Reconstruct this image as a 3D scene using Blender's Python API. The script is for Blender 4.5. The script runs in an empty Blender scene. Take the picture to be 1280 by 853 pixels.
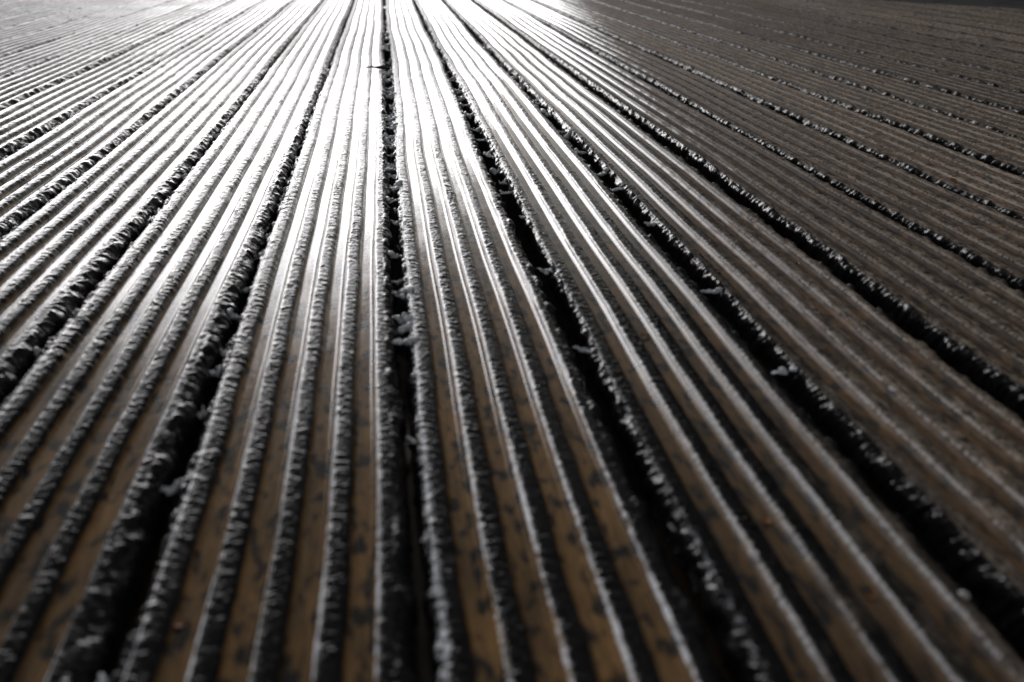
import bpy, math, random
import numpy as np

rng = np.random.default_rng(7)
random.seed(7)
S = bpy.context.scene
COL = S.collection

# ---------------------------------------------------------------- camera
CAM_H = 0.2975
PITCH = math.radians(27.216)
YAW = math.radians(8.384)
cam_d = bpy.data.cameras.new('camera')
cam = bpy.data.objects.new('camera', cam_d)
COL.objects.link(cam)
cam.location = (0, 0, CAM_H)
cam.rotation_euler = (math.pi / 2 - PITCH, 0, -YAW)
cam_d.sensor_width = 36.0
cam_d.lens = 28.0
cam_d.clip_start = 0.01
cam_d.clip_end = 3000
cam_d.dof.use_dof = True
cam_d.dof.focus_distance = 1.2
cam_d.dof.aperture_fstop = 4.6
cam_d.dof.aperture_blades = 7
S.camera = cam

# ---------------------------------------------------------------- light
SUN_EL = 2.5
SUN_AZ = -13.0          # degrees to the right (+) of the board direction (+Y)
w = bpy.data.worlds.new('World')
S.world = w
w.use_nodes = True
nt = w.node_tree
sky = nt.nodes.new('ShaderNodeTexSky')
sky.sky_type = 'NISHITA'
sky.sun_disc = False
sky.sun_elevation = math.radians(SUN_EL)
sky.sun_rotation = math.radians(SUN_AZ)
sky.air_density = 1.0
sky.dust_density = 2.0
hsv = nt.nodes.new('ShaderNodeHueSaturation')       # hazy white winter sky
hsv.inputs['Saturation'].default_value = 0.14
nt.links.new(sky.outputs[0], hsv.inputs['Color'])
bg = nt.nodes['Background']
bg.inputs['Strength'].default_value = 0.11
nt.links.new(hsv.outputs[0], bg.inputs['Color'])

sun_d = bpy.data.lights.new('sun', 'SUN')
sun_d.energy = 1.15
sun_d.angle = math.radians(42)
sun_d.color = (0.97, 0.965, 1.0)
sun = bpy.data.objects.new('sun', sun_d)
COL.objects.link(sun)
sun.rotation_euler = (math.radians(90 - SUN_EL), 0, math.pi - math.radians(SUN_AZ))

S.view_settings.view_transform = 'Standard'
S.view_settings.look = 'None'
S.view_settings.exposure = 1.05
S.view_settings.gamma = 1.0
S.render.engine = 'CYCLES'
S.cycles.use_denoising = True

# ---------------------------------------------------------------- helpers
TAB = rng.random((256, 256)).astype(np.float32) * 2 - 1


def vnoise(x, y):
    xi = np.floor(x).astype(np.int64); yi = np.floor(y).astype(np.int64)
    fx = (x - xi); fy = (y - yi)
    fx = fx * fx * (3 - 2 * fx); fy = fy * fy * (3 - 2 * fy)
    a = TAB[xi & 255, yi & 255]; b = TAB[(xi + 1) & 255, yi & 255]
    c = TAB[xi & 255, (yi + 1) & 255]; d = TAB[(xi + 1) & 255, (yi + 1) & 255]
    return (a * (1 - fx) + b * fx) * (1 - fy) + (c * (1 - fx) + d * fx) * fy


def fbm(x, y, o=3):
    r = 0; a = 1.0; t = 0
    for i in range(o):
        r = r + a * vnoise(x * 2 ** i + 17.3 * i, y * 2 ** i + 5.7 * i); t += a; a *= 0.5
    return r / t


def sstep(a, b, x):
    t = np.clip((x - a) / (b - a), 0, 1)
    return t * t * (3 - 2 * t)


def link(name, me, parent=None, mat=None):
    o = bpy.data.objects.new(name, me)
    COL.objects.link(o)
    if parent is not None:
        o.parent = parent
    if mat is not None and me is not None and not me.materials:
        me.materials.append(mat)
    return o


def mesh(name, v, f, smooth=True):
    me = bpy.data.meshes.new(name)
    me.from_pydata([tuple(map(float, p)) for p in v], [], [tuple(map(int, q)) for q in f])
    if smooth:
        me.polygons.foreach_set('use_smooth', np.ones(len(me.polygons), dtype=bool))
    me.update()
    return me


def grid_mesh(name, P, attrs):
    """P: (rows, cols, 3) surface; attrs: dict of (rows, cols) floats"""
    nr, nc = P.shape[:2]
    me = bpy.data.meshes.new(name)
    me.vertices.add(nr * nc)
    me.vertices.foreach_set('co', P.reshape(-1).astype(np.float32))
    idx = np.arange(nr * nc).reshape(nr, nc)
    q = np.stack([idx[:-1, :-1], idx[:-1, 1:], idx[1:, 1:], idx[1:, :-1]], -1).reshape(-1)
    n = len(q) // 4
    me.loops.add(n * 4)
    me.loops.foreach_set('vertex_index', q.astype(np.int32))
    me.polygons.add(n)
    me.polygons.foreach_set('loop_start', (np.arange(n) * 4).astype(np.int32))
    me.polygons.foreach_set('loop_total', np.full(n, 4, dtype=np.int32))
    me.polygons.foreach_set('use_smooth', np.ones(n, dtype=bool))
    me.update()
    for k, a in attrs.items():
        at = me.attributes.new(k, 'FLOAT', 'POINT')
        at.data.foreach_set('value', a.reshape(-1).astype(np.float32))
    return me


def box(name, c, s, mat, parent=None, rz=0.0, bev=0.0):
    """box with chamfered long edges, centre c and size s"""
    import bmesh
    bm = bmesh.new()
    bmesh.ops.create_cube(bm, size=1)
    for v in bm.verts:
        v.co.x *= s[0]; v.co.y *= s[1]; v.co.z *= s[2]
    if bev > 0:
        bmesh.ops.bevel(bm, geom=list(bm.edges), offset=bev, segments=2, affect='EDGES')
    me = bpy.data.meshes.new(name)
    bm.to_mesh(me); bm.free()
    o = link(name, me, parent, mat)
    o.location = c
    o.rotation_euler[2] = rz
    return o


def nodes(name):
    m = bpy.data.materials.new(name)
    m.use_nodes = True
    t = m.node_tree
    b = t.nodes['Principled BSDF']
    return m, t, b


def N(t, kind, **kw):
    n = t.nodes.new(kind)
    for k, v in kw.items():
        if k in n.inputs:
            n.inputs[k].default_value = v
        else:
            setattr(n, k, v)
    return n


def ramp(t, src, stops):
    r = t.nodes.new('ShaderNodeValToRGB')
    e = r.color_ramp.elements
    while len(e) < len(stops):
        e.new(0.5)
    for i, (p, c) in enumerate(stops):
        e[i].position = p
        e[i].color = c if len(c) == 4 else (*c, 1)
    t.links.new(src, r.inputs[0])
    return r


def mixc(t, fac, a, b, mode='MIX'):
    m = t.nodes.new('ShaderNodeMix')
    m.data_type = 'RGBA'
    m.blend_type = mode
    for sock, val in ((m.inputs[0], fac), (m.inputs[6], a), (m.inputs[7], b)):
        if hasattr(val, 'is_linked') or hasattr(val, 'links'):
            t.links.new(val, sock)
        elif isinstance(val, (int, float)):
            sock.default_value = val
        else:
            sock.default_value = (*val, 1)
    return m.outputs[2]


def mapr(t, src, a, b, c, d):
    m = t.nodes.new('ShaderNodeMapRange')
    t.links.new(src, m.inputs[0])
    for i, v in enumerate((a, b, c, d)):
        m.inputs[1 + i].default_value = v
    return m.outputs[0]


def mth(t, op, a, b=None, clamp=False):
    m = t.nodes.new('ShaderNodeMath')
    m.operation = op
    m.use_clamp = clamp
    for i, v in enumerate((a, b)):
        if v is None:
            continue
        if isinstance(v, (int, float)):
            m.inputs[i].default_value = v
        else:
            t.links.new(v, m.inputs[i])
    return m.outputs[0]


# ---------------------------------------------------------------- materials
def make_plank_material():
    m, t, b = nodes('wet_grooved_timber')
    L = t.links
    pos = t.nodes.new('ShaderNodeNewGeometry').outputs['Position']
    rid = N(t, 'ShaderNodeAttribute', attribute_name='ridge').outputs['Fac']
    dry = N(t, 'ShaderNodeAttribute', attribute_name='dry').outputs['Fac']
    shl = N(t, 'ShaderNodeAttribute', attribute_name='shoulder').outputs['Fac']
    sid = N(t, 'ShaderNodeAttribute', attribute_name='side').outputs['Fac']
    sdr = N(t, 'ShaderNodeAttribute', attribute_name='board_dry').outputs['Fac']
    ton = N(t, 'ShaderNodeAttribute', attribute_name='tone').outputs['Fac']

    def mapped(sx, sy, sz):
        mp = t.nodes.new('ShaderNodeMapping')
        mp.inputs['Scale'].default_value = (sx, sy, sz)
        L.new(pos, mp.inputs[0])
        return mp.outputs[0]

    def noise(vec, scale, detail=3, rough=0.55):
        n = N(t, 'ShaderNodeTexNoise', Scale=scale, Detail=detail, Roughness=rough)
        L.new(vec, n.inputs['Vector'])
        return n.outputs[0]

    grain = noise(mapped(1, 0.05, 1), 900, 4)          # fine fibres along the board
    blot = noise(mapped(1, 0.5, 1), 120, 2, 0.45)            # patches of damp and algae
    blot2 = noise(mapped(1, 0.3, 1), 80, 4, 0.65)
    # the bottom of the grooves: bare brown timber
    groove = ramp(t, grain, [(0.25, (0.12, 0.064, 0.022)), (0.5, (0.22, 0.125, 0.046)), (0.8, (0.33, 0.195, 0.080))]).outputs[0]
    dark = ramp(t, blot, [(0.50, (0, 0, 0)), (0.64, (1, 1, 1))]).outputs[0]
    groove = mixc(t, mth(t, 'MULTIPLY', dark, 0.95), groove, (0.006, 0.006, 0.006))
    grime = noise(mapped(1, 0.25, 1), 45, 5, 0.7)
    groove = mixc(t, 1.0, groove, ramp(t, grime, [(0.3, (0.35, 0.33, 0.32)), (0.5, (0.85, 0.83, 0.82)), (0.72, (1.3, 1.22, 1.1))]).outputs[0], 'MULTIPLY')
    groove = mixc(t, mth(t, 'MULTIPLY', dry, 0.55), groove, (0.075, 0.055, 0.043))
    # the ridges: black with wet algae, greyer where the boards are drier
    wetr = ramp(t, grain, [(0.3, (0.007, 0.007, 0.008)), (0.75, (0.020, 0.019, 0.019))]).outputs[0]
    dryr = ramp(t, grain, [(0.3, (0.165, 0.133, 0.108)), (0.75, (0.37, 0.31, 0.255))]).outputs[0]
    dm = mth(t, 'ADD', dry, mth(t, 'MULTIPLY', mth(t, 'SUBTRACT', blot2, 0.5), 0.9))
    dm = mapr(t, dm, 0.3, 0.75, 0, 1)
    ridge = mixc(t, dm, wetr, dryr)
    spots = ramp(t, noise(mapped(1, 0.7, 1), 260, 2), [(0.56, (0, 0, 0)), (0.66, (1, 1, 1))]).outputs[0]
    ridge = mixc(t, mth(t, 'MULTIPLY', spots, 0.7), ridge, (0.014, 0.013, 0.013))
    mot = noise(mapped(1, 0.3, 1), 190, 5, 0.72)
    motm = ramp(t, mot, [(0.38, (0.18, 0.16, 0.15)), (0.50, (0.75, 0.72, 0.7)), (0.64, (1.4, 1.33, 1.27))]).outputs[0]
    ridge = mixc(t, dry, ridge, mixc(t, 1.0, ridge, motm, 'MULTIPLY'))
    groove = mixc(t, dry, groove, mixc(t, 1.0, groove, motm, 'MULTIPLY'))
    rim = N(t, 'ShaderNodeAttribute', attribute_name='frost').outputs['Fac']
    fn = noise(mapped(0.6, 1, 0.5), 330, 4, 0.7)
    fm = mapr(t, mth(t, 'ADD', fn, mth(t, 'MULTIPLY', mth(t, 'SUBTRACT', rim, 1.0), 0.5)), 0.47, 0.60, 0, 1)
    rid2 = mapr(t, mth(t, 'ADD', rid, mth(t, 'MULTIPLY', mth(t, 'SUBTRACT', mot, 0.5), mth(t, 'MULTIPLY', dry, 1.6))), 0.2, 0.8, 0, 1)
    colr = mixc(t, rid2, groove, ridge)
    colr = mixc(t, fm, colr, mixc(t, dry, (0.74, 0.76, 0.82), (0.34, 0.295, 0.25)))
    tint = mapr(t, ton, 0, 1, 0.75, 1.25)
    hs = t.nodes.new('ShaderNodeHueSaturation')
    L.new(colr, hs.inputs['Color']); L.new(tint, hs.inputs['Value'])
    L.new(hs.outputs[0], b.inputs['Base Color'])
    # gloss: a film of water
    film = ramp(t, noise(mapped(1, 0.3, 1), 120, 4), [(0.35, (0, 0, 0)), (0.6, (1, 1, 1))]).outputs[0]
    sep = t.nodes.new('ShaderNodeSeparateXYZ')
    L.new(pos, sep.inputs[0])
    # unresolved wrinkles on the far half of the deck count as roughness
    rfar = mapr(t, sep.outputs[1], 0.8, 2.4, 0.06, 0.42)
    rw = mixc(t, rid, (0.07, 0.07, 0.07), rfar)
    r = mth(t, 'ADD', rw, mth(t, 'MULTIPLY', film, 0.06))
    r = mth(t, 'MAXIMUM', r, mth(t, 'MULTIPLY', shl, 0.40))
    r = mth(t, 'ADD', r, mth(t, 'MULTIPLY', fm, 0.2))
    r = mth(t, 'ADD', r, mth(t, 'MULTIPLY', mth(t, 'MAXIMUM', dm, mth(t, 'MULTIPLY', dry, 0.9)), 0.62), True)
    L.new(r, b.inputs['Roughness'])
    b.inputs['IOR'].default_value = 1.38
    # the crust on the ridges is more porous than the smooth water film in the grooves
    sp = mapr(t, rid, 0, 1, 0.6, 0.085)
    sp = mth(t, 'ADD', sp, mth(t, 'MULTIPLY', sid, 0.34))
    sp = mth(t, 'ADD', sp, mth(t, 'MULTIPLY', mth(t, 'MULTIPLY', rid, mapr(t, sep.outputs[0], -0.35, -0.9, 0.0, 0.3)), 1.0))   # the boards on the left lie wetter
    sp = mth(t, 'ADD', sp, mth(t, 'MULTIPLY', shl, 0.9))
    sp = mth(t, 'MULTIPLY', sp, mapr(t, mth(t, 'MULTIPLY', sid, sdr), 0, 1, 1.0, 0.22))
    L.new(sp, b.inputs['Specular IOR Level'])
    # fine relief
    wr = noise(mapped(0.33, 1, 0.6), 400, 3, 0.65)      # short wrinkles across the ridge
    wr2 = noise(mapped(1, 1, 1), 1500, 2)
    hgt = mth(t, 'ADD', mapr(t, wr, 0.40, 0.75, 0.0, 1.0), mth(t, 'MULTIPLY', mapr(t, wr2, 0.45, 0.8, 0, 1), 0.3))
    hgt = mth(t, 'MULTIPLY', hgt, mapr(t, rid, 0, 1, 0.3, 1.0))
    hgt = mth(t, 'ADD', hgt, mth(t, 'MULTIPLY', grain, 0.10))
    bp = N(t, 'ShaderNodeBump', Strength=1.0, Distance=0.00012)
    L.new(hgt, bp.inputs['Height'])
    L.new(bp.outputs[0], b.inputs['Normal'])
    return m


M_PLANK = make_plank_material()


def simple(name, c1, c2, scale, rough, bump=0.0, ior=1.45, stretch=(1, 1, 1), bdist=0.003):
    m, t, b = nodes(name)
    pos = t.nodes.new('ShaderNodeNewGeometry').outputs['Position']
    mp = t.nodes.new('ShaderNodeMapping')
    mp.inputs['Scale'].default_value = stretch
    t.links.new(pos, mp.inputs[0])
    n = N(t, 'ShaderNodeTexNoise', Scale=scale, Detail=5, Roughness=0.6)
    t.links.new(mp.outputs[0], n.inputs['Vector'])
    r = ramp(t, n.outputs[0], [(0.3, c1), (0.7, c2)])
    t.links.new(r.outputs[0], b.inputs['Base Color'])
    b.inputs['Roughness'].default_value = rough
    b.inputs['IOR'].default_value = ior
    if bump:
        bp = N(t, 'ShaderNodeBump', Strength=bump, Distance=bdist)
        t.links.new(n.outputs[0], bp.inputs['Height'])
        t.links.new(bp.outputs[0], b.inputs['Normal'])
    return m


M_BEAM = simple('wet_bearer_timber', (0.04, 0.027, 0.016), (0.09, 0.06, 0.036), 60, 0.3, 0.5, 1.28, (1, 0.15, 1))
M_SOIL = simple('dark_soil', (0.012, 0.010, 0.008), (0.035, 0.028, 0.02), 40, 0.75, 0.8)
M_SLAB = simple('grey_paving', (0.07, 0.07, 0.075), (0.16, 0.16, 0.17), 45, 0.45, 0.5)
M_GRASS = simple('winter_lawn', (0.03, 0.035, 0.015), (0.06, 0.065, 0.03), 20, 0.8, 0.8)
M_CLAD = simple('dark_cladding', (0.018, 0.013, 0.010), (0.038, 0.028, 0.021), 12, 0.65, 0.2, 1.45, (1, 1, 8))
M_ROOF = simple('roof_slate', (0.02, 0.02, 0.022), (0.04, 0.04, 0.045), 6, 0.6)
M_ICE = simple('wet_frost', (0.55, 0.57, 0.60), (0.80, 0.82, 0.85), 500, 0.25, 0.5, 1.33)
M_LEAF = simple('orange_leaf', (0.20, 0.065, 0.008), (0.34, 0.13, 0.02), 400, 0.4, 0.3)
M_TWIG = simple('wet_twig', (0.012, 0.009, 0.007), (0.03, 0.022, 0.016), 600, 0.3, 0.3)
M_PEB = simple('pale_pebble', (0.35, 0.34, 0.32), (0.55, 0.54, 0.52), 500, 0.4, 0.2)


# ---------------------------------------------------------------- deck
PITCH_B = 0.145
Y_MAX = 6.4


def y_end(x):
    # slanting end of the deck on the right
    s = math.tan(math.radians(-58))
    return np.minimum(Y_MAX, 3.58 + s * (x - 2.58))


def rows(near, far):
    ys = [-0.45]
    while ys[-1] < far:
        y = ys[-1]
        d = math.hypot(y, CAM_H)
        step = 0.0022 * d if y > near else 0.02
        step = max(step, 0.0009)
        if y > 1.0:
            step *= min(2.2, y ** 0.6)
        ys.append(y + step)
    ys[-1] = far
    return np.array(ys)


def profile(W, fine, CUTR):
    """list of (x, z, ridge mask, bump mask) across the board: five ridges, four grooves"""
    p = 0.028; hr = 0.0067; dep = 0.0052
    edge = W / 2
    n = int(W / (0.0011 if fine else 0.0021))
    CUT = 0.0058
    x = np.linspace(-edge + CUT, edge - CUTR, n)
    ph = np.abs(((x / p + 0.5) % 1.0) - 0.5) * p   # 0 at ridge centre, p/2 in the groove middle
    ps = (((x / p + 0.5) % 1.0) - 0.5) * p         # signed: the left shoulders stay smooth under a film of water
    down = np.where(ps < 0, sstep(hr - 0.0034, hr + 0.0030, ph), sstep(hr - 0.0012, hr + 0.0030, ph))
    crown = -0.0009 * (np.minimum(ph, hr) / hr) ** 2
    z = crown - dep * down
    ridge = (1 - sstep(hr + 0.0004, hr + 0.0018, ps)) * sstep(-hr + 0.0014, -hr + 0.0029, ps)
    # outer ridges run on to the board's rounded sides
    out = np.abs(x) > 2 * p
    z[out] = -0.0009 * ((np.abs(x[out]) - 2 * p) / hr) ** 2
    ridge[out] = 1
    # rounded sides: the right-hand arris is worn rounder than the left
    m = 12 if fine else 7
    a = np.linspace(0, math.pi / 2, m + 1)[1:]
    dz = np.linspace(0, 0.010, 5)[1:]

    def side_(cut, drop, z0):
        sx = (edge - cut) + cut * np.sin(a); sz = z0 - drop * (1 - np.cos(a))
        return np.concatenate([sx, np.full(4, sx[-1])]), np.concatenate([sz, sz[-1] - dz])
    sl, zl = side_(CUT, 0.011, z[0])
    sx, sz = side_(CUTR, 0.013, z[-1])
    X = np.concatenate([-sl[::-1], x, sx]); Z = np.concatenate([zl[::-1], z, sz])
    R = np.concatenate([np.ones(len(sx)), ridge, np.ones(len(sx))])
    nx = np.concatenate([-np.ones(len(sx)), np.zeros(len(x)), np.ones(len(sx))])
    ang = np.concatenate([a, np.full(4, math.pi / 2)])
    NX = np.concatenate([-np.sin(ang)[::-1], np.zeros(len(x)), np.sin(ang)])
    NZ = np.concatenate([np.cos(ang)[::-1], np.ones(len(x)), np.cos(ang)])
    shl = np.exp(-((ps + hr - 0.0014) / 0.0017) ** 2) * (x > -2.2 * p)
    SHL = np.concatenate([np.zeros(len(sx)), shl, np.zeros(len(sx))])
    return X, Z, R, NX, NZ, SHL


deck = bpy.data.objects.new('deck', None)
COL.objects.link(deck)
deck['kind'] = 'structure'
deck['label'] = 'wet grooved timber deck of long parallel brown boards'

planks = {}


def make_plank(k, gap_l, gap_r):
    xl = -0.004 + PITCH_B * k + gap_l / 2
    xr = -0.004 + PITCH_B * (k + 1) - gap_r / 2
    xc = (xl + xr) / 2
    W = xr - xl
    fine = -6 <= k <= 8
    X, Z, R, NX, NZ, SHL = profile(W, fine, 0.0125 if k <= -2 else 0.0095)
    near = 0.12 if -3 <= k <= 3 else max(0.12, 0.24 * (abs(k) - 2) - 0.15)
    ye = float(np.max(y_end(xc + X)))
    if ye < 0.3:
        return None
    ys = rows(near, ye)
    t = (ys - ys[0]) / (ys[-1] - ys[0])
    YE = y_end(xc + X)
    Y = ys[0] + t[:, None] * (YE[None, :] - ys[0])
    XX = np.repeat((xc + X)[None, :], len(ys), 0)
    ZZ = np.repeat(Z[None, :], len(ys), 0)
    RR = np.repeat(R[None, :], len(ys), 0)
    # slow bow and cup of the timber
    sd = k * 7.77
    bow = 0.0046 * vnoise(Y * 1.6 + sd, Y * 0 + sd) + 0.0018 * vnoise(Y * 5 + sd, Y * 0 + 3.1)
    lift = 0.0022 * vnoise(Y * 2.3 + sd, Y * 0 + 9.2) + (rng.random() - 0.5) * 0.002
    # meandering ridge flanks
    mid = 1 - np.abs(NX)[None, :]
    # wrinkles across the ridges, larger on the sides
    side = np.abs(NX)[None, :] > 0.2
    u = X[None, :] + 0 * Y
    arc = np.where(np.abs(NX)[None, :] > 0.01, np.abs(Z)[None, :] * 1.0, 0)
    cu = u + np.sign(u) * arc
    wr_side = vnoise(cu * 110 + sd + Y * 160, Y * 330 + cu * 120) * 0.65 + vnoise(cu * 200 + sd, Y * 700) * 0.35
    wr = vnoise(cu * 190 + sd + Y * 120, Y * 430 + 0.5 * cu * 330) * 0.5 + vnoise(cu * 420 + sd, Y * 760) * 0.5
    cl = fbm(cu * 70 + sd, Y * 110, 2)
    big = np.clip(vnoise(cu * 60 + sd, Y * 75 + 3) + 0.1, 0, 1)
    amp_top = 0.00066 * np.clip(0.9 + 0.9 * cl + 0.5 * vnoise(u * 40 + sd, Y * 16), 0.45, 1.8)
    amp_side = 0.0016
    amp = np.where(side, amp_side, amp_top) * RR
    disp = np.where(side, wr_side, wr) * amp + np.where(side, 0.0034 * (big - 0.25) + 0.0010 * cl, 0.0)
    # beads of frost and grit along the upper rims
    disp = disp + 0.00035 * np.clip(vnoise(cu * 500 + sd, Y * 500) - 0.35, 0, 1) * RR * 2.2
    nxn = NX[None, :]; nzn = NZ[None, :]
    flank = np.clip(RR * (1 - RR) * 4 + (RR > 0.5) * 0.5, 0, 1) * (1 - np.abs(nxn))
    rag = (0.00065 * fbm(u * 30 + sd, Y * 130, 3) + 0.0014 * vnoise(u * 22 + sd, Y * 19)) * flank
    XX = XX + bow + rag + disp * nxn
    ZZ = ZZ + lift + disp * nzn
    # standing water levels the groove bottoms a little
    ZZ = ZZ + (1 - RR) * 0.00022 * fbm(u * 60 + sd, Y * 14, 2)
    P = np.stack([XX, Y, ZZ], -1)
    # close the ends
    first = P[:1].copy(); first[..., 2] = -0.024
    last = P[-1:].copy(); last[..., 2] = -0.024
    P = np.concatenate([first, P, last], 0)
    RR = np.concatenate([RR[:1], RR, RR[-1:]], 0)
    # the deck dries out towards the house on the right
    DV = np.clip((P[..., 0] - (0.07 + 0.17 * P[..., 1])) / 0.30, 0, 1)
    AN = np.repeat(np.abs(NX)[None, :], RR.shape[0], 0)
    DR = DV * (1 - AN ** 0.5)
    SH = np.repeat(SHL[None, :], RR.shape[0], 0)
    TN = float(rng.random()) + 0 * RR
    fr0 = {0: 1.0, 1: 0.9, 2: 0.6, -1: 0.7, -2: 0.4}.get(k, 0.0)
    lz = np.exp(-((X + W / 2 - 0.006) / (0.008 if k == 0 else 0.0055)) ** 2)
    FR = np.repeat((lz * fr0)[None, :], RR.shape[0], 0)
    # a fine rime line along the left rim of every ridge
    vary = 1.25 + 0.25 * fbm(P[..., 0] * 40 + sd, P[..., 1] * 14, 2)
    FR = np.maximum(FR, SH * vary)
    me = grid_mesh('plank', P, {'ridge': RR, 'dry': DR, 'tone': TN, 'frost': FR, 'shoulder': SH, 'side': AN, 'board_dry': DV})
    o = link('plank', me, deck, M_PLANK)
    planks[k] = o
    return o


K0, K1 = -14, 33
gaps = {k: 0.0095 + 0.004 * (random.random() - 0.5) for k in range(K0, K1 + 2)}
for k in range(2, K1 + 2):
    gaps[k] += 0.005
for k in range(K0, 0):
    gaps[k] -= 0.003
gaps[-1] -= 0.002
gaps[0] = 0.0130
gaps[1] = 0.0100
for k in range(K0, K1 + 1):
    make_plank(k, gaps[k], gaps[k + 1])

# wide bearer under the near boards, its far edge running parallel to the slanting deck end
BR = math.radians(-58)
bx0, by0 = 0.0, 0.60
dirx, diry = math.cos(BR), math.sin(BR)
nx_, ny_ = -diry, dirx           # away from the camera
L0, L1 = -2.6, 2.6
Wd = 0.95
verts = []
ns = 160
mw = 12
G = np.zeros((mw, ns, 3))
for i in range(mw):
    for j in range(ns):
        s = L0 + (L1 - L0) * j / (ns - 1)
        q = -Wd + Wd * i / (mw - 2) if i < mw - 1 else 0.0
        G[i, j] = (bx0 + dirx * s + nx_ * q, by0 + diry * s + ny_ * q,
                   (-0.0275 + 0.0006 * math.sin(s * 37 + i)) if i < mw - 1 else -0.12)
me = grid_mesh('bearer', G, {})
link('bearer', me, deck, M_BEAM)
# far joists carrying the rest of the deck
for j in range(1, 8):
    s = 0.65 * j + 0.6
    o = box('joist', (bx0 + nx_ * s, by0 + ny_ * s, -0.085), (9.0, 0.05, 0.115), M_BEAM, deck, BR, 0.003)

# ---------------------------------------------------------------- ground
gr = link('ground', mesh('ground', [(-900, -900, -0.15), (900, -900, -0.15), (900, 900, -0.15), (-900, 900, -0.15)], [(0, 1, 2, 3)]), None, M_GRASS)
gr['kind'] = 'structure'
gr['label'] = 'short winter lawn around the deck'
soil = link('soil', mesh('soil', [(-4, -2.5, -0.146), (6, -2.5, -0.146), (6, 7, -0.146), (-4, 7, -0.146)], [(0, 1, 2, 3)]), None, M_SOIL)
soil['kind'] = 'structure'
soil['label'] = 'dark damp soil under the deck'

# paving beyond the slanting end
patio = bpy.data.objects.new('paving', None)
COL.objects.link(patio)
patio['kind'] = 'structure'
patio['label'] = 'grey paving slabs beyond the slanting end of the deck'
for r_ in range(3):
    for c_ in range(14):
        s = -3.2 + c_ * 0.452 + (0.226 if r_ % 2 else 0)
        q = 0.05 + 0.225 + r_ * 0.452
        px = 2.58 + dirx * s + nx_ * q
        py = 3.58 + diry * s + ny_ * q
        o = box('slab', (px, py, -0.06 + random.uniform(-0.002, 0.002)), (0.445, 0.445, 0.08), M_SLAB, patio, BR + random.uniform(-0.006, 0.006), 0.006)

# ---------------------------------------------------------------- frost bridges over the gaps
def bridge_mesh(seed):
    """a strand of clotted frost crystals, thick at one end"""
    r = random.Random(seed)
    import bmesh
    b = bmesh.new()
    bmesh.ops.create_icosphere(b, subdivisions=1, radius=1)
    iv = [tuple(q.co) for q in b.verts]; jf = [tuple(q.index for q in p.verts) for p in b.faces]
    b.free()
    v = []; f = []
    ph1, ph2 = r.uniform(0, 6), r.uniform(0, 6)
    n = r.randint(15, 22)
    for i in range(n):
        a = i / (n - 1)
        cx = (a - 0.5) * 1.05 + r.uniform(-0.04, 0.04)
        spread = 0.06 + 0.22 * a
        cz = -0.20 * math.sin(math.pi * a) + 0.08 * (a - 0.5) + r.uniform(-1, 1) * spread * 0.6
        cy = 0.2 * math.sin(3 * a + ph1) + r.uniform(-1, 1) * spread
        rad = (0.07 + 0.10 * a) * r.uniform(0.6, 1.4)
        sx, sy, sz = (rad * r.uniform(0.6, 1.7) for _ in range(3))
        ca, sa = math.cos(i * 2.1 + ph2), math.sin(i * 2.1 + ph2)
        k = len(v)
        for (x, y, z) in iv:
            w_ = 1 + 0.3 * r.uniform(-1, 1)
            x, y, z = x * sx * w_, y * sy * w_, z * sz * w_
            v.append((cx + x * ca - y * sa, cy + x * sa + y * ca, cz + z))
        f += [tuple(k + q for q in p) for p in jf]
    me = mesh('frost_bridge', v, f)
    me.materials.append(M_ICE)
    return me


BM = [bridge_mesh(i) for i in range(12)]


def bridge(k, Y, sc=1.0, full=True):
    """a strand of frost from the right-hand board of gap k towards the left one"""
    if k not in planks:
        return
    g = gaps[k]
    o = link('frost_bridge', random.choice(BM), planks[k])
    ln = (g + 0.004) * (1 if full else random.uniform(0.4, 0.7))
    cx = -0.004 + PITCH_B * k + (g + 0.004 - ln) / 2
    o.location = (cx, Y, -0.0035 - random.uniform(0, 0.003))
    th = 0.015 * sc
    o.scale = (ln * (1 if not full else random.choice((1, 1, -1))), th * random.uniform(0.7, 1.5), th * random.uniform(0.6, 1.1))
    o.rotation_euler = (random.uniform(-0.3, 0.3), random.uniform(-0.15, 0.15), random.uniform(-0.6, 0.6))


for Y in (0.455, 0.585, 0.615, 0.645, 0.70, 0.735, 0.79, 0.83, 0.90, 0.95, 1.0, 1.04, 1.10, 1.17, 1.22, 1.27, 1.33, 1.40, 1.45, 1.52, 1.62, 1.72, 1.80, 1.9, 2.0):
    bridge(0, Y + random.uniform(-0.008, 0.008), random.uniform(0.7, 1.25), random.random() < 0.75)
for Y in (0.345, 0.56, 0.73, 0.90, 1.0, 1.06, 1.12, 1.22, 1.3, 1.38, 1.5, 1.6, 1.7):
    bridge(1, Y, random.uniform(0.7, 1.2), random.random() < 0.7)
for Y in (0.50, 0.66, 0.86, 1.0, 1.2, 1.35, 1.6):
    bridge(2, Y, random.uniform(0.6, 1.0), random.random() < 0.6)
for Y in (0.27, 0.42, 0.50, 0.565, 0.60, 0.67, 0.73, 0.88, 1.0, 1.1, 1.3, 1.5):
    bridge(-1, Y, random.uniform(0.7, 1.2), random.random() < 0.6)
for k, n in ((0, 34), (1, 26), (-1, 18), (2, 16), (-2, 8)):
    for _ in range(n):
        bridge(k, random.uniform(1.05, 3.4) if k >= 0 else random.uniform(0.9, 2.6), random.uniform(0.8, 1.8), random.random() < 0.8)
for Y in (0.62, 0.70, 0.95, 1.15, 1.4):
    bridge(-2, Y, random.uniform(0.7, 1.0), random.random() < 0.5)


# ---------------------------------------------------------------- small things on the deck
def tag(o, label, cat, group=None):
    o['label'] = label; o['category'] = cat
    if group:
        o['group'] = group


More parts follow.
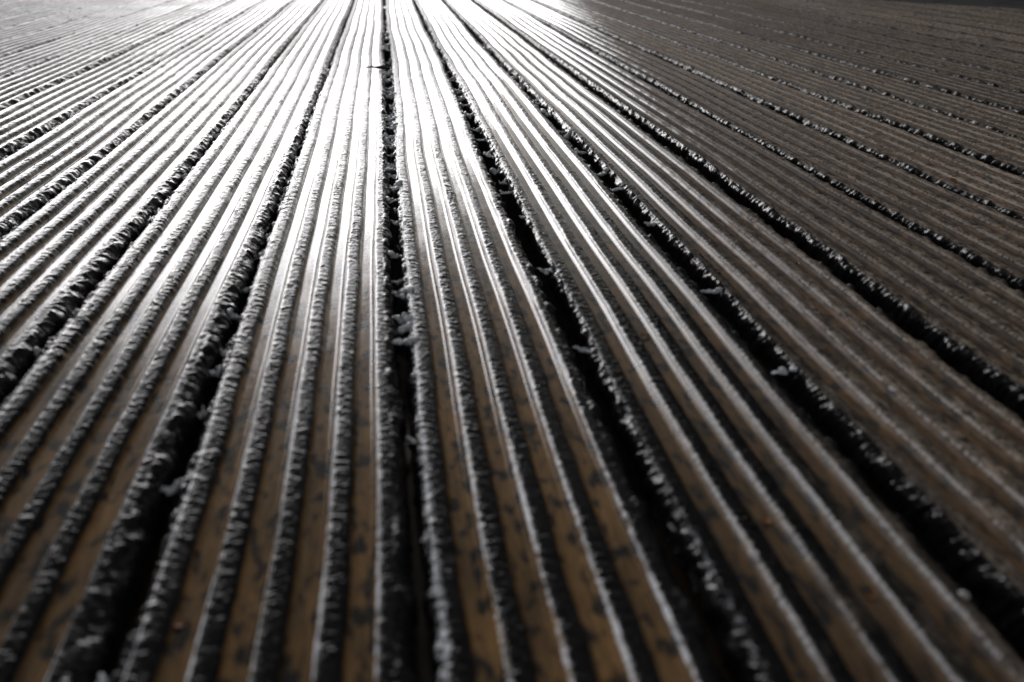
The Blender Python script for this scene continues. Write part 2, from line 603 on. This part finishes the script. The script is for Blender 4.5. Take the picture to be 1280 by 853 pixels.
def leaf_mesh(seed, L=0.008):
    r = random.Random(seed)
    v = []; f = []
    n = 7
    for i in range(n):
        a = i / (n - 1)
        wd = 0.32 * L * math.sin(math.pi * (0.1 + 0.85 * a)) * (1 + 0.25 * r.uniform(-1, 1))
        for j, sgn in enumerate((-1, 0, 1)):
            v.append((sgn * wd, (a - 0.5) * L, 0.10 * L * abs(sgn) + 0.12 * L * math.sin(3 * a + seed)))
    for i in range(n - 1):
        for j in range(2):
            f.append((i * 3 + j, i * 3 + j + 1, i * 3 + 4 + j, i * 3 + 3 + j))
    k = len(v)
    v += [(x, y, z - 0.0005) for x, y, z in v]
    f += [tuple(k + q for q in reversed(p)) for p in f]
    return mesh('leaf_fragment', v, f)



def board_x(k, g_):
    """x of groove g_ (0-3) on plank k"""
    return -0.004 + PITCH_B * (k + 0.5) + (g_ - 1.5) * 0.028 + (gaps[k] - gaps[k + 1]) / 4


for i, (k, g_, Y, ln, lab) in enumerate((
        (-1, 0, 0.304, 0.007, 'tiny orange leaf scrap in a groove at the lower left'),
        (1, 1, 0.575, 0.008, 'orange leaf scrap right of centre, farthest of the three on its board'),
        (1, 1, 0.336, 0.007, 'orange leaf scrap in a brown groove right of the frost-edged gap at lower right'),
        (1, 2, 0.273, 0.007, 'orange leaf scrap nearest the pale pebble'),
        (2, 3, 0.712, 0.008, 'ochre leaf scrap on the dry boards at middle right'),
        (5, 0, 0.967, 0.012, 'rusty leaf scrap farthest right on the dry grey boards'))):
    o = link('leaf_fragment', leaf_mesh(i, ln), None, M_LEAF)
    o.location = (board_x(k, g_), Y, -0.0048)
    o.rotation_euler = (0, 0, random.uniform(0, 6))
    tag(o, lab, 'leaf', 'leaf scraps on the deck')


def twig():
    pts = [(-0.030, 0.006, 0), (-0.016, 0.002, 0.002), (-0.004, 0.0, 0.001), (0.008, -0.004, 0.0015), (0.017, -0.010, 0.0)]
    rad = [0.0009, 0.0016, 0.0026, 0.0034, 0.0020]
    v = []; f = []
    m = 7
    for (x, y, z), r in zip(pts, rad):
        for j in range(m):
            b = 2 * math.pi * j / m
            v.append((x, y + r * math.cos(b), z + r * math.sin(b)))
    for i in range(len(pts) - 1):
        for j in range(m):
            f.append((i * m + j, i * m + (j + 1) % m, (i + 1) * m + (j + 1) % m, (i + 1) * m + j))
    f.append(tuple(range(m))[::-1]); f.append(tuple((len(pts) - 1) * m + j for j in range(m)))
    return mesh('twig', v, f)


o = link('twig', twig(), None, M_TWIG)
o.location = (-0.022, 2.05, 0.0025)
o.scale = (1.3, 1.3, 1.3)
tag(o, 'short black twig lying across the boards beside the central gap', 'twig')

import bmesh
bm = bmesh.new()
bmesh.ops.create_icosphere(bm, subdivisions=3, radius=1)
for v in bm.verts:
    n = 1 + 0.12 * math.sin(3 * v.co.x + 1) * math.cos(2.3 * v.co.y + 4 * v.co.z)
    v.co.x *= 0.0024 * n; v.co.y *= 0.0028 * n; v.co.z *= 0.0019 * n
me = bpy.data.meshes.new('pebble'); bm.to_mesh(me); bm.free()
me.polygons.foreach_set('use_smooth', np.ones(len(me.polygons), dtype=bool))
o = link('pebble', me, None, M_PEB)
o.location = (0.2680, 0.2610, 0.0010)
tag(o, 'tiny pale pebble on a ridge at the lower right corner', 'pebble')

# ---------------------------------------------------------------- house beyond the paving, right of the frame
house = bpy.data.objects.new('house', None)
COL.objects.link(house)
HQ = 1.75                         # metres from the deck end to the wall
hx, hy = 2.58 + nx_ * HQ, 3.58 + ny_ * HQ
S0, S1 = -2.6, 9.0                # along the wall; S0 is the corner seen mirrored in the deck
house.location = (hx, hy, -0.15)
house.rotation_euler[2] = BR
tag(house, 'dark timber-clad house beyond the paving on the right', 'house')
HL = S1 - S0
for i in range(13):
    o = box('cladding_board', ((S0 + S1) / 2, 0.0, 0.30 + i * 0.205), (HL, 0.035, 0.20), M_CLAD, house, 0, 0.004)
box('plinth', ((S0 + S1) / 2, 0.05, 0.10), (HL, 0.12, 0.20), M_SLAB, house)
box('wall', ((S0 + S1) / 2, 3.52, 1.43), (HL - 0.03, 7.0, 2.66), M_CLAD, house)
v = [(S0 - 0.3, -0.5, 2.72), (S1 + 0.4, -0.5, 2.72), (S1 + 0.4, 3.5, 4.6), (S0 - 0.3, 3.5, 4.6), (S1 + 0.4, 7.5, 2.72), (S0 - 0.3, 7.5, 2.72)]
v += [(a, b, c - 0.15) for a, b, c in v]
f = [(0, 1, 2, 3), (3, 2, 4, 5), (7, 6, 9, 8), (8, 9, 11, 10), (0, 6, 7, 1), (4, 10, 11, 5), (0, 3, 9, 6), (3, 5, 11, 9), (1, 7, 8, 2), (2, 8, 10, 4)]
link('roof', mesh('roof', v, f, False), house, M_ROOF)
